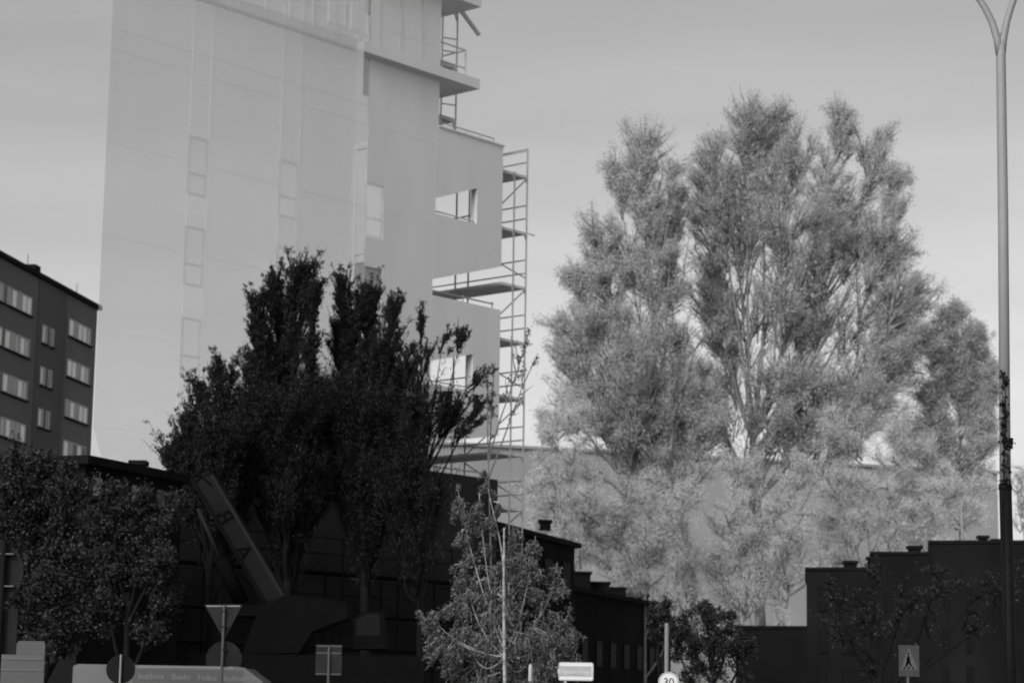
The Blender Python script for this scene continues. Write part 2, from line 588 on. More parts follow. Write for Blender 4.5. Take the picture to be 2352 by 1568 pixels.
zC = on_plane(1069, 116, tp(0, .4, 0), TV).z
for w in (.4, 2.2):
    tube('post', tp(aC, w, zf0), tp(aC, w, zC), .035, 'galvanised', gf)
tube('post', tp(aC + 2.0, .4, zf0), tp(aC + 2.0, .4, zC), .035, 'galvanised', gf)
tube('top_rail', tp(aC, .4, zC), tp(aC, 2.2, zC), .03, 'galvanised', gf)
tube('top_rail', tp(aC, .4, zC), tp(aC + 2.6, .4, zC), .03, 'galvanised', gf)
tube('mid_rail', tp(aC, .4, (zC * .45 + zf0 * .55)), tp(aC + 2.6, .4, zC * .45 + zf0 * .55), .026, 'galvanised', gf)
p0 = on_plane(1060, 22, tp(0, .6, 0), TV); p1 = on_plane(1103, 80, tp(0, .6, 0), TV)
jb = empty('jutting_beam', p0, 'thin beam jutting out at a slant under the topmost slab', 'beam')
b = MB(); dd = (p1 - p0).normalized(); nn = dd.cross(TV).normalized()
b.box(p0 - nn * .06 - dd * .6, dd * ((p1 - p0).length + .6), nn * .12, TV * .12); b.build('beam', 'galvanised', jb)

# ---- scaffold against the dark base storeys
sf = empty('base_scaffold', tp(12, -1, 0), 'low tube scaffold in front of the dark base storeys', 'scaffold')
az = np.linspace(1.0, 22.0, 9)
zz = [on_front(600, y)[1] for y in (1305, 1400, 1480)]
for a in az:
    for w in (-.35, -1.15):
        tube('standard', tp(a, w, 0), tp(a, w, zz[0] + 1.1), .034, 'black_paint', sf)
for z in zz:
    part_box('deck', 'crane_dark', sf, tp(az[-1], -1.12, z - .1), TU * (az[-1] - az[0]), TV * .74, UP * .08)
    for dz in (.55, 1.05):
        tube('guard_rail', tp(az[0], -1.15, z + dz), tp(az[-1], -1.15, z + dz), .026, 'black_paint', sf)
for k in range(0, 8, 2):
    tube('brace', tp(az[k], -1.2, zz[1]), tp(az[k + 1], -1.2, zz[0]), .024, 'black_paint', sf)

# ------------------------------------------------------------------ generic box building
def block(name, label, cat, P, d, length, depth, height, wall, roofm, wins=None, group=None, winmat='dark_glass', over=0.25):
    """P: ground point of the far front corner, d: direction from there along the front towards the near end"""
    d = Vector((d[0], d[1], 0)).normalized()
    n = Vector((d.y, -d.x, 0))
    if n.dot(Vector((P[0], P[1], 0)) * -1) < 0: n = -n      # towards the camera
    P = Vector((P[0], P[1], 0))
    t = empty(name, P + d * length / 2 - n * depth / 2, label, cat, group)
    q = P - n * depth
    part_box('wall', wall, t, q, d * length, n * depth, UP * height)
    part_box('roof', roofm, t, q - d * over - n * over + UP * (height + .003), d * (length + 2 * over), n * (depth + 2 * over), UP * 0.22)
    if wins:
        w, h, step, z0, zstep, nz, s0 = wins
        k = 0
        while s0 + k * step + w < length - .3:
            for j in range(nz):
                s = s0 + k * step; z = z0 + j * zstep
                if z + h > height - .2: continue
                fb = MB(); fb.box(P + d * s + UP * z + n * .003, d * w, n * .06, UP * h)
                fo = fb.build('window', 'dark_roof', t)
                fb = MB()
                for a0, a1 in ((.08, w / 2 - .03), (w / 2 + .03, w - .08)):
                    fb = MB(); fb.box(P + d * (s + a0) + UP * (z + .08) + n * .05, d * (a1 - a0), n * .02, UP * (h - .16))
                    fb.build('pane', winmat, fo)
            k += 1
    return t, P, d, n

def chimney(t, c, sx, sy, z0, z1, m='dark_roof'):
    b = MB()
    b.box(c + Vector((-sx / 2, -sy / 2, z0 - c.z)), (sx, 0, 0), (0, sy, 0), (0, 0, z1 - z0 - .12))
    ch = b.build('chimney', m, t)
    b = MB()
    b.box(c + Vector((-sx / 2 - .07, -sy / 2 - .07, z1 - .12 - c.z)), (sx + .14, 0, 0), (0, sy + .14, 0), (0, 0, .12))
    b.build('chimney_cap', m, ch)

# ------------------------------------------------------------------ prefabricated block of flats
BD = Vector((math.sin(R(8.7)), math.cos(R(8.7)), 0))
BN = Vector((BD.y, -BD.x, 0))
BP = at(224, 712, 140.0); zroof = BP.z; BP.z = 0
def on_b(px, py):
    p = on_plane(px, py, BP, BN)
    return -(p - BP).dot(BD), p.z
blk = empty('block_of_flats', BP - BD * 13 - BN * 6, 'grey slab block of flats with rows of bright curtained windows', 'building')
LB = on_b(-260, 700)[0]
part_box('wall', 'block_wall', blk, BP - BD * LB - BN * 12, BD * LB, BN * 12, UP * zroof)
part_box('roof', 'dark_roof', blk, BP - BD * LB - BN * 12.2 + UP * (zroof + .003), BD * (LB + .2), BN * 12.45, UP * 0.28)
e0, e1 = on_b(148, 800)[0], on_b(82, 800)[0]
part_box('stair_bay', 'block_wall_bay', blk, BP - BD * e1 + BN * .003, BD * (e1 - e0), BN * .05, UP * (zroof - .01))
for px, w, h in ((104, 2.6, .5), (122, .9, 1.0), (140, 2.0, .55), (182, .4, .5)):
    s = on_b(px, 650)[0]
    part_box('roof_vent', 'dark_roof', blk, BP - BD * (s + w / 2) - BN * 2.0 + UP * (zroof + .28), BD * w, BN * 1.0, UP * h)
for px, h in ((98, 1.6), (212, 1.5)):
    s = on_b(px, 650)[0]
    tube('antenna', BP - BD * s - BN * 1.0 + UP * zroof, BP - BD * s - BN * 1.0 + UP * (zroof + h), .02, 'dark_roof', blk)
# panel joints: thin ledges under every storey
row_y = [(700, 742, 655, 700), ]
st = on_b(182, 737)[1] - on_b(182, 830)[1]
rng = random.Random(4)
def flat_window(s0, s1, z0, z1, kinds, off=.003):
    """s0 (far) .. s1 (near) along the front"""
    b = MB()
    t = .09
    o = BP - BD * s1 + BN * off
    Lw = s1 - s0
    b.box(o + UP * z0, BD * Lw, BN * .05, UP * t); b.box(o + UP * (z1 - t), BD * Lw, BN * .05, UP * t)
    n = len(kinds)
    for k in range(n + 1):
        x = (Lw - t) * k / n
        b.box(o + BD * x + UP * (z0 + t), BD * t, BN * .05, UP * (z1 - z0 - 2 * t))
    w = b.build('window', 'block_frame', blk)
    for k, kd in enumerate(kinds):
        x0 = (Lw - t) * k / n + t
        x1 = (Lw - t) * (k + 1) / n
        b = MB(); b.box(o + BD * x0 + UP * (z0 + t), BD * (x1 - x0), BN * .02, UP * (z1 - z0 - 2 * t))
        b.build('pane', {'c': 'block_curtain', 'b': 'block_blind', 'g': 'block_glass'}[kd], w)
    b = MB(); b.box(o - BD * .05 + UP * (z0 - .1), BD * (Lw + .1), BN * .16, UP * .095)
    b.build('sill', 'dark_roof', w)
pats = ['cbccg', 'ccbcg', 'bcbcc', 'cbgcg', 'cbbcg', 'gcbbc']
for k in range(0, 8):
    dz = -k * st
    z0, z1 = on_b(182, 783)[1] + dz, on_b(182, 742)[1] + dz
    flat_window(on_b(209, 760)[0], on_b(157, 760)[0], z0, z1, pats[k % 6])
    flat_window(on_b(72, 700)[0], on_b(14, 690)[0], z0 + .05, z1 + .05, pats[(k + 2) % 6])
    flat_window(on_b(8, 690)[0], on_b(-52, 690)[0], z0 + .05, z1 + .05, pats[(k + 4) % 6])
    flat_window(on_b(106, 770)[0], on_b(94, 770)[0], z0 - 1.2, z1 - 1.2, 'cg', .056)
    flat_window(on_b(121, 770)[0], on_b(112, 770)[0], z0 - 1.2, z1 - 1.2, 'gb', .056)

# far lower wing behind the small trees
P = at(560, 1100, 74); hz = at(380, 1090, 73).z
P = at(420, 1092, 61.5); hz = P.z
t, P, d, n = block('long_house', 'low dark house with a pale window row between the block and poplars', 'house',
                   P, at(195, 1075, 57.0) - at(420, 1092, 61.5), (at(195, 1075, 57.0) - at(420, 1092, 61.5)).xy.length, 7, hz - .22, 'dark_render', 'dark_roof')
Ld = (at(195, 1075, 57.0) - at(420, 1092, 61.5)).xy.length
k = 0
for s in np.arange(.35, Ld - .6, .62):
    b = MB(); b.box(P + d * s + UP * (hz - 1.02) + n * .003, d * .5, n * .05, UP * .55)
    fo = b.build('window', 'dark_roof', t)
    b = MB(); b.box(P + d * (s + .06) + UP * (hz - .97) + n * .05, d * .38, n * .012, UP * .45)
    b.build('pane', 'sign_dim' if k % 3 else 'sign_grey', fo); k += 1
for px in (237, 318):
    c = at(px, 1075, 60.5); chimney(t, Vector((c.x, c.y, hz)), .35, .35, hz, hz + .28)

# ------------------------------------------------------------------ dark terrace behind the birch
DR = Vector((math.sin(R(18.5)), math.cos(R(18.5)), 0))
P = at(1320, 1247, 100.0); h1 = P.z
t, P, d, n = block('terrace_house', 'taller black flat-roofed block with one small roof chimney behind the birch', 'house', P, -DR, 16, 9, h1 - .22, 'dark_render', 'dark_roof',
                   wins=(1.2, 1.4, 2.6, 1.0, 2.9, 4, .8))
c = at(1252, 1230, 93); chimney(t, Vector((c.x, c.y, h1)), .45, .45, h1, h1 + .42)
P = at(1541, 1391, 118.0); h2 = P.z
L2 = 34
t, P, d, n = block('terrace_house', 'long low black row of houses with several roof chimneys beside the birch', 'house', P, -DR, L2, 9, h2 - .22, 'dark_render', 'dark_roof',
                   wins=(1.0, 1.3, 2.4, 1.0, 2.7, 3, 1.2))
for px, w, hh in ((1378, 1.0, .95), (1393, 2.2, .55), (1463, .8, .6), (1500, .7, .45), (1519, .6, .5)):
    s = -(on_plane(px, 1360, P, n) - P).dot(DR)
    c = P - DR * s - n * 1.0
    chimney(t, Vector((c.x, c.y, h2)), w, .6, h2, h2 + hh)

# ------------------------------------------------------------------ black stepped building
D0 = 88.0
sb = empty('stepped_building', at(2080, 1634, D0 + 4), 'black stepped building with chimneys and a lower flat wing', 'building')
sb.location.z = 0; LOC[sb.name] = Vector(sb.location)
def front_box(name, m, px0, px1, py, dep, D=D0, z0=0.0):
    """front slightly turned, sides splayed"""
    Dd = lambda px: D * (1 - (px - 1850) / 500 * .022)
    a = at(px0, py, Dd(px0)); c = at(px1, py, Dd(px1)); z1 = (a.z + c.z) / 2
    def hx(nm, mm, e, zlo, zhi):
        A = Vector((a.x - e, a.y - e, 0)); C = Vector((c.x + e, c.y - e, 0))
        A2 = A * ((D + dep) / D); C2 = C * ((D + dep) / D)
        b = MB(); b.hexa([v + UP * z for z in (zlo, zhi) for v in (A, C, C2, A2)])
        return b.build(nm, mm, sb)
    hx(name, m, 0.0, z0, z1 - .12)
    hx('roof_edge', 'dark_roof', .06, z1 - .117, z1)
    return z1
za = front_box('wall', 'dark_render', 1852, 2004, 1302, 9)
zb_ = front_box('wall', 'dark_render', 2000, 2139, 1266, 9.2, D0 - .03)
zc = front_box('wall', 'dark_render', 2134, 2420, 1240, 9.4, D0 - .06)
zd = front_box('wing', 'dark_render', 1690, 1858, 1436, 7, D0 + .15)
for px, pw, z, hh in ((1953, 26, za, .28), (2101, 26, zb_, .30), (2259, 18, zc, .32), (2288, 14, zc, .2), (2004, 20, za, .45)):
    c = at(px, 1300, D0 + .5)
    w = pw / F * D0
    chimney(sb, Vector((c.x, c.y, z)), w, w, z - .05, z + hh + .03)
for px, y0 in ((1697, 1372), (1708, 1405), (1800, 1415)):
    c = at(px, y0, D0 + 1)
    tube('antenna', Vector((c.x, D0 + 1, zd - .1)), c, .012, 'dark_roof', sb)
c = at(2208, 1150, D0 + 3)
tube('antenna', Vector((c.x, c.y, zc - .1)), c, .045, 'galvanised_dull', sb)
for i, px in enumerate((1880, 1935, 1985, 2030, 2085, 2165, 2220, 2330)):
    for j, py in enumerate((1345, 1440, 1530)):
        if py < 1300: continue
        Dw = D0 * (1 - (px - 1850) / 500 * .022) - .08
        a = at(px, py, Dw)
        b = MB(); b.box((a.x, Dw, a.z - 1.0), (.62, -.023, 0), (0, .03, 0), (0, 0, 1.0)); w = b.build('window', 'dark_roof', sb)
        for x in (.05, .34):
            b = MB(); b.box((a.x + x, Dw - .03, a.z - .95), (.23, -.008, 0), (0, .008, 0), (0, 0, .9)); b.build('pane', 'dark_glass', w)

# ------------------------------------------------------------------ pale hall far behind
P = at(2296, 1118, 190.0); hh = at(1230, 1024, 175).z
ph = block('pale_hall', 'pale grey flat-roofed hall behind the silvery trees', 'building', at(2290, 1040, 188.0), at(900, 1022, 172.0) - at(2290, 1040, 188.0),
           (at(900, 1022, 172.0) - at(2290, 1040, 188.0)).xy.length, 14, hh - .2, 'pale_cladding_far', 'pale_cladding_far')

# ------------------------------------------------------------------ trees
def build_np(name, V, Fq, m, parent, smooth=False):
    """V (n,3) world, Fq (k,4)"""
    L = base_of(parent)
    V = np.asarray(V, dtype=np.float32) - np.array(L, dtype=np.float32)
    me = bpy.data.meshes.new(name)
    me.vertices.add(len(V)); me.vertices.foreach_set('co', V.ravel())
    k = len(Fq)
    me.loops.add(k * 4); me.loops.foreach_set('vertex_index', np.asarray(Fq, dtype=np.int32).ravel())
    me.polygons.add(k)
    me.polygons.foreach_set('loop_start', np.arange(0, k * 4, 4, dtype=np.int32))
    if smooth:
        me.polygons.foreach_set('use_smooth', np.ones(k, dtype=bool))
    me.update(calc_edges=True)
    return link(name, me, m, parent)

def nrm(a):
    return a / np.maximum(np.linalg.norm(a, axis=-1, keepdims=True), 1e-9)

def strips(P, Rr, n=4):
    """tubes for polylines P (k, s, 3) with radii Rr (k, s)"""
    k, s, _ = P.shape
    d = nrm(np.gradient(P, axis=1))
    ref = np.array([0.31, 0.9, 0.17])
    a = nrm(np.cross(d, ref)); c = np.cross(d, a)
    th = np.arange(n) * 2 * np.pi / n
    ring = P[:, :, None, :] + (a[:, :, None, :] * np.cos(th)[None, None, :, None] + c[:, :, None, :] * np.sin(th)[None, None, :, None]) * Rr[:, :, None, None]
    V = ring.reshape(-1, 3)
    idx = np.arange(k * s * n).reshape(k, s, n)
    q = np.stack([idx[:, :-1, :], np.roll(idx, -1, axis=2)[:, :-1, :], np.roll(idx, -1, axis=2)[:, 1:, :], idx[:, 1:, :]], axis=-1).reshape(-1, 4)
    return V, q

def leaves(C, size, rng, long=1.9, up=0.0):
    n = len(C)
    a = nrm(rng.normal(size=(n, 3)) + np.array([0, 0, up]))
    b = nrm(np.cross(a, rng.normal(size=(n, 3))))
    s = size * rng.uniform(.55, 1.35, (n, 1))
    w = s / long
    V = np.stack([C - a * s * .5, C + b * w * .5 - a * s * .05, C + a * s * .5, C - b * w * .5 - a * s * .05], axis=1).reshape(-1, 3)
    return V, np.arange(n * 4).reshape(n, 4)

def project(Q):
    """picture coordinates of points (n,3)"""
    M = np.array(CM.inverted())
    c = Q @ M[:3, :3].T + M[:3, 3]
    return W / 2 + F * c[:, 0] / -c[:, 2], H / 2 - F * c[:, 1] / -c[:, 2]

def tree(name, label, cat, group, D, trunk, lobes, leaf, leafm, barkm, r0, seed, twigs=110, per=36, acute=.55, deep=.8,
         bare=.15, clump=.16, droop=0.0, gaps=(), twig_r=.012, crown_extra=None, sub=4, limb=.42, nbr=17, tsh=0.0, slim=1.9, lup=0.0, hws=1.0):
    """trunk: picture points of the trunk from the ground up; lobes: (tip px,py, foot px,py, half width px, depth offset in m, density)"""
    rng = np.random.default_rng(seed)
    px = D / F
    tr = [at(x, y, D + tsh) for x, y in trunk]
    g0 = tr[0].copy(); g0.z = -0.1
    root = empty(name, (g0.x, g0.y, 0), label, cat, group)
    tv, tq, n0 = [], [], 0
    def put(V, q):
        nonlocal n0
        tv.append(V); tq.append(q + n0); n0 += len(V)
    tp_ = np.array([[*g0]] + [[*p] for p in tr])
    t_s = np.linspace(0, 1, len(tp_)); t_i = np.linspace(0, 1, 12)
    line = np.stack([np.interp(t_i, t_s, tp_[:, k]) for k in range(3)], axis=1)
    put(*strips(line[None], (r0 * (1 - .55 * t_i))[None], 9))
    fork = line[-1]
    def outside(Q):
        x, y = project(Q)
        ok = np.ones(len(Q), bool)
        for (x0, y0, x1, y1, pr) in gaps:
            ok &= ~((x > x0) & (x < x1) & (y > y0) & (y < y1) & (rng.uniform(size=len(Q)) < pr))
        return ok
    LC = []
    for (tx, ty, bx, by, hw, dz, dens) in lobes:
        tip = np.array(at(tx, ty, D + dz)); foot = np.array(at(bx, by, D + dz * .5))
        hw = hw * px * hws
        # limb: fork -> foot -> tip, gently bent
        s = np.linspace(0, 1, 14)[:, None]
        mid = foot
        sway = rng.normal(size=3) * hw * .12
        zst = foot[2] - 1.1 * math.hypot(foot[0] - fork[0], foot[1] - fork[1]) - rng.uniform(0, .12) * (fork[2] + 1)
        kk = np.interp(zst, line[:, 2], np.arange(12.0)); kk = max(kk, 5.0)
        i0 = min(int(kk), 10); st_p = line[i0] * (1 - (kk - i0)) + line[i0 + 1] * (kk - i0)
        bez = (1 - s) ** 2 * st_p + 2 * s * (1 - s) * mid + s ** 2 * tip + np.sin(s * np.pi * 2) * sway
        put(*strips(bez[None], (r0 * limb * (1 - s[:, 0]) ** 1.1 + .012 * min(1, limb * 2.4))[None], 6))
        axis = tip - foot
        ln = np.linalg.norm(axis); ax = axis / ln
        n = int(twigs * dens)
        t = rng.uniform(0, .97, n) ** .85
        # side branches leave the limb, twigs leave the side branches
        nb = max(6, int(nbr * dens))
        tb = np.sort(rng.uniform(-.05, .93, nb))
        sb_ = foot + axis * tb[:, None] + np.sin(tb * 6.28)[:, None] * sway
        rb = rng.normal(size=(nb, 3)); rb[:, 1] *= deep
        rb -= (rb @ ax)[:, None] * ax
        rb = nrm(rb)
        pf = np.clip(np.sin(np.pi * np.clip(tb * .80 + .20, 0, 1)) ** .8, .10, 1)
        lb = hw * pf * rng.uniform(.35, 1.08, nb)
        up_ = np.minimum(lb / math.tan(acute) * rng.uniform(.8, 1.4, nb), ln * (.95 - tb) + .1)
        eb = sb_ + rb * lb[:, None] + ax * up_[:, None] - np.array([0, 0, droop * .5]) * lb[:, None]
        mb_ = sb_ * .5 + eb * .5 + rb * (lb * .14)[:, None]
        u5 = np.linspace(0, 1, 6)[None, :, None]
        PB = (1 - u5) ** 2 * sb_[:, None] + 2 * u5 * (1 - u5) * mb_[:, None] + u5 ** 2 * eb[:, None]
        ok_b = outside(PB[:, 3])
        put(*strips(PB[ok_b], np.linspace(twig_r * 3.2, twig_r, 6)[None].repeat(int(ok_b.sum()), 0), 4))
        which = rng.integers(0, nb + 2, n)                 # the last two stand for the limb's own tip
        q_ = rng.uniform(.15, 1.0, n)
        tipq = which >= nb
        which = np.minimum(which, nb - 1)
        sg = np.minimum((q_ * 5).astype(int), 4); f_ = (q_ * 5 - sg)[:, None]
        start = PB[which, sg] * (1 - f_) + PB[which, sg + 1] * f_
        tt = rng.uniform(.55, .98, n)
        start = np.where(tipq[:, None], foot + axis * tt[:, None] + np.sin(tt * 6.28)[:, None] * sway, start)
        bd = nrm(eb - sb_)[which]; bd = np.where(tipq[:, None], ax, bd)
        rad = rng.normal(size=(n, 3)); rad -= (np.sum(rad * bd, axis=1))[:, None] * bd
        rad = nrm(rad)
        reach = hw * rng.uniform(.08, .50, n) * np.where(tipq, .6, 1.0)
        rise = reach / math.tan(acute) * rng.uniform(.7, 1.5, n)
        end = start + rad * reach[:, None] + bd * rise[:, None] - np.array([0, 0, droop]) * reach[:, None]
        midp = start * .5 + end * .5 + rad * (reach * .16)[:, None] + np.array([0, 0, droop * .25]) * reach[:, None]
        uu = np.linspace(0, 1, 5)[None, :, None]
        P = (1 - uu) ** 2 * start[:, None] + 2 * uu * (1 - uu) * midp[:, None] + uu ** 2 * end[:, None]
        P[:, 1:-1] += rng.normal(size=(n, 3, 3)) * .02 * hw
        ok_t = outside(P[:, 2])
        put(*strips(P[ok_t], np.linspace(twig_r * 2.0, twig_r * .5, 5)[None].repeat(int(ok_t.sum()), 0), 3))
        # sprays of leaves along each twig
        keep = rng.uniform(size=n) > bare
        for _ in range(sub):
            q = rng.uniform(.25, 1.0, n)
            seg = np.minimum((q * 4).astype(int), 3); fr = q * 4 - seg
            base = P[np.arange(n), seg] * (1 - fr)[:, None] + P[np.arange(n), seg + 1] * fr[:, None]
            sd = nrm(rng.normal(size=(n, 3)) + ax * 1.1 - np.array([0, 0, droop * 2.2]))
            sl = hw * rng.uniform(.06, .20, n) + leaf
            m_ = max(1, per // sub)
            k = rng.uniform(0, 1, (n, m_, 1))
            C = base[:, None] + sd[:, None] * sl[:, None, None] * k + rng.normal(size=(n, m_, 3)) * clump * .7 * np.minimum(1.0, hw)
            C = C[keep]
            pk = rng.uniform(.35, 1.0, len(C))[:, None] > rng.uniform(size=(len(C), m_))
            LC.append(C[pk])
    C = np.concatenate(LC)
    if crown_extra is not None:
        C = np.concatenate([C, crown_extra(rng)])
    if gaps:
        C = C[outside(C)]
    V = np.concatenate(tv); q = np.concatenate(tq)
    build_np('trunk', V, q, barkm, root, True)
    V, q = leaves(C, leaf, rng, slim, lup)
    o = build_np('crown', V, q, leafm, root)
    o['kind'] = 'stuff'
    return root

GD = 'dark poplars beside the tower'
GP = 'silvery trees'
OPEN = [(985, 812, 1086, 898, .95), (983, 1005, 1145, 1098, .96)]
# dark poplars (about 65 m away)
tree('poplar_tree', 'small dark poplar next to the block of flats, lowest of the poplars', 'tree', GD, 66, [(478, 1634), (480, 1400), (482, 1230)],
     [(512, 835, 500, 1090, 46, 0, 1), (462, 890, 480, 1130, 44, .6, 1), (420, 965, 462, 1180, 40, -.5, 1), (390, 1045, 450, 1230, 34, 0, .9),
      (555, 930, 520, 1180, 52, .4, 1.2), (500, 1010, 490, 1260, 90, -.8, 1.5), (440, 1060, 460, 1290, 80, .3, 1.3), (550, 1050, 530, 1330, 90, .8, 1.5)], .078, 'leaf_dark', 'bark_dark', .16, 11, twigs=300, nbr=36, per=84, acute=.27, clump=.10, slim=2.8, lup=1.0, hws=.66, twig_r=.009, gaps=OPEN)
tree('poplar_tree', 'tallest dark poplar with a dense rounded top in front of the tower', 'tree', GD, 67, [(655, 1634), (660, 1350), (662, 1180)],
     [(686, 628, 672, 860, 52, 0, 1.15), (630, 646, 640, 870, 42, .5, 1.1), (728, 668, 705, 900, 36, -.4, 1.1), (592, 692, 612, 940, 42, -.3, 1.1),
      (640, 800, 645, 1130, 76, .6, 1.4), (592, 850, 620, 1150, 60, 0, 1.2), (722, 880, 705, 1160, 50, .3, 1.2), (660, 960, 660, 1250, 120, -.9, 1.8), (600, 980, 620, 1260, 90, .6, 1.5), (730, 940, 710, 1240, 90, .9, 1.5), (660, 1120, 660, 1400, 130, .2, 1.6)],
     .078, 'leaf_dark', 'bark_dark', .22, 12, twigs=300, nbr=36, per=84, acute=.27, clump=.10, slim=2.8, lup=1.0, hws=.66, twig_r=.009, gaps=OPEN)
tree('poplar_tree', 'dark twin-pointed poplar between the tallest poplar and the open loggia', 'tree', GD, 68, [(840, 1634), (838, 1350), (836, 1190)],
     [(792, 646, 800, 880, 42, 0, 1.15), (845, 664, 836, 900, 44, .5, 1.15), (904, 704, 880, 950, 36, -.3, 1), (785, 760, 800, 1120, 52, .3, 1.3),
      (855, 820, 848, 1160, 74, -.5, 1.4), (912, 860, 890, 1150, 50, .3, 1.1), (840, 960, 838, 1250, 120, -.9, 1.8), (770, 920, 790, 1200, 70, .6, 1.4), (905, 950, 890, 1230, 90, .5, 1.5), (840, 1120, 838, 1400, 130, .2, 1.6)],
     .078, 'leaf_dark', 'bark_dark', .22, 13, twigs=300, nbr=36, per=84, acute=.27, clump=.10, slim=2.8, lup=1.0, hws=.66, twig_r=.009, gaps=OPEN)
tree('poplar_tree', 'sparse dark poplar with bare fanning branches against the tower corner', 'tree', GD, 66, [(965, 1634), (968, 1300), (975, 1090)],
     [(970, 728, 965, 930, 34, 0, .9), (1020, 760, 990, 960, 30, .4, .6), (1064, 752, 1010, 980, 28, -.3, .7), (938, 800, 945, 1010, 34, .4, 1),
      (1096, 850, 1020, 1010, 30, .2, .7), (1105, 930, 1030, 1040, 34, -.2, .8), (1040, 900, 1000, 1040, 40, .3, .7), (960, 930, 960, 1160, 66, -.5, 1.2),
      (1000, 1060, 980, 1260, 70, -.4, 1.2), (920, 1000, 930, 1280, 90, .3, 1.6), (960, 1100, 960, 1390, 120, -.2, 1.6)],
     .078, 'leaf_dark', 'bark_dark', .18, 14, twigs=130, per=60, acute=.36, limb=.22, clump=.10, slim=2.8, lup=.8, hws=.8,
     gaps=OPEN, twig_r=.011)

# nearer darker trees at street level
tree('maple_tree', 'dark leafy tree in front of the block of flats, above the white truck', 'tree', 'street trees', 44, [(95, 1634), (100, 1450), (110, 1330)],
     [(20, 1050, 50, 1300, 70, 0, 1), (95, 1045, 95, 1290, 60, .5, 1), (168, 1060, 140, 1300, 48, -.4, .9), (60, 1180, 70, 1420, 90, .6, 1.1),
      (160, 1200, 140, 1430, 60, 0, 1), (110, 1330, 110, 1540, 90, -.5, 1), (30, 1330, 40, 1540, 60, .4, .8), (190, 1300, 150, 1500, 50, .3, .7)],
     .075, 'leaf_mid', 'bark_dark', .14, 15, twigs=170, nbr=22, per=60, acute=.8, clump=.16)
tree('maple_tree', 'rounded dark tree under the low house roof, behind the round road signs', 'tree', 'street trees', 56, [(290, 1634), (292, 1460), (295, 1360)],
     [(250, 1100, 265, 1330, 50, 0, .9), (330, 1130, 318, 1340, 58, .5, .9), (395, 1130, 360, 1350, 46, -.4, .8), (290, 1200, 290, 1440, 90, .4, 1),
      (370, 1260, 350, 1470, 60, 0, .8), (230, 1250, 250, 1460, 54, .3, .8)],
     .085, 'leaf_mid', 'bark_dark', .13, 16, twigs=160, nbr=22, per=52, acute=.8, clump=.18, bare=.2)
tree('birch_tree', 'weeping birch with a thin white forked trunk and pale hanging leaves', 'tree', None, 47, [(1160, 1634), (1158, 1480), (1157, 1330), (1158, 1212)],
     [(1112, 1062, 1136, 1180, 26, 0, .35), (1050, 1110, 1080, 1300, 34, .4, 1.0), (1100, 1130, 1110, 1330, 40, -.3, 1), (1180, 1190, 1168, 1380, 44, .3, 1.1),
      (1230, 1230, 1210, 1400, 44, 0, 1.1), (1280, 1290, 1240, 1460, 44, .3, 1), (1060, 1290, 1090, 1460, 56, .2, 1.1), (990, 1400, 1050, 1500, 40, -.2, 1),
      (960, 1400, 1010, 1480, 22, .3, .7), (1150, 1330, 1150, 1540, 80, -.6, 1.3), (1310, 1390, 1270, 1530, 46, .4, .9), (1060, 1420, 1090, 1580, 60, .3, 1), (1230, 1420, 1220, 1590, 70, -.3, 1.1)],
     .062, 'leaf_birch', 'bark_birch', .048, 17, twigs=105, per=66, acute=1.15, clump=.13, droop=1.5, twig_r=.004, limb=.2, tsh=-.9)
tree('bare_sapling', 'thin nearly leafless sapling rising in front of the tower scaffold', 'tree', None, 60, [(1130, 1634), (1128, 1300), (1122, 1060)],
     [(1118, 842, 1120, 960, 16, 0, .25), (1137, 832, 1128, 950, 10, .1, .2), (1215, 760, 1160, 930, 30, .2, .3), (1232, 820, 1170, 960, 22, .2, .25), (1130, 900, 1126, 1010, 14, 0, .35)],
     .06, 'leaf_mid', 'bark_grey', .03, 18, per=20, acute=.5, clump=.10, twig_r=.006, bare=.4)
tree('street_shrub', 'bushy dark tree above the lone pole with the speed sign', 'tree', 'street trees', 52, [(1515, 1634), (1514, 1530), (1512, 1470)],
     [(1500, 1385, 1508, 1470, 24, 0, .7), (1525, 1380, 1516, 1470, 22, .2, .7), (1545, 1420, 1530, 1490, 22, .1, .6)],
     .06, 'leaf_mid', 'bark_dark', .05, 19, per=40, acute=.8, clump=.10, twig_r=.006)
tree('street_shrub', 'spreading dark tree between the speed sign and the low black wing', 'tree', 'street trees', 54, [(1640, 1634), (1640, 1540), (1635, 1480)],
     [(1570, 1410, 1590, 1500, 36, 0, .9), (1625, 1388, 1625, 1500, 36, .3, 1), (1680, 1400, 1665, 1510, 34, -.2, .9), (1640, 1440, 1640, 1570, 70, .2, 1.1), (1720, 1470, 1690, 1580, 46, .2, .9),
      (1560, 1470, 1580, 1590, 34, .1, .7)],
     .065, 'leaf_mid', 'bark_dark', .08, 20, per=48, acute=.9, clump=.12, twig_r=.007, droop=.3)
tree('street_tree', 'sparse dark tree in front of the black stepped building', 'tree', 'street trees', 70, [(2020, 1634), (2020, 1550), (2015, 1500)],
     [(1900, 1330, 1940, 1480, 50, 0, .5), (1990, 1310, 2000, 1480, 50, .5, .5), (2080, 1330, 2050, 1490, 60, -.4, .5), (2180, 1300, 2120, 1480, 60, .3, .5),
      (2270, 1310, 2180, 1500, 60, .2, .5), (2330, 1290, 2240, 1500, 50, .4, .4), (2020, 1420, 2020, 1570, 100, 0, .5)],
     .085, 'leaf_mid', 'bark_dark', .12, 21, per=26, acute=.9, clump=.2, bare=.35)

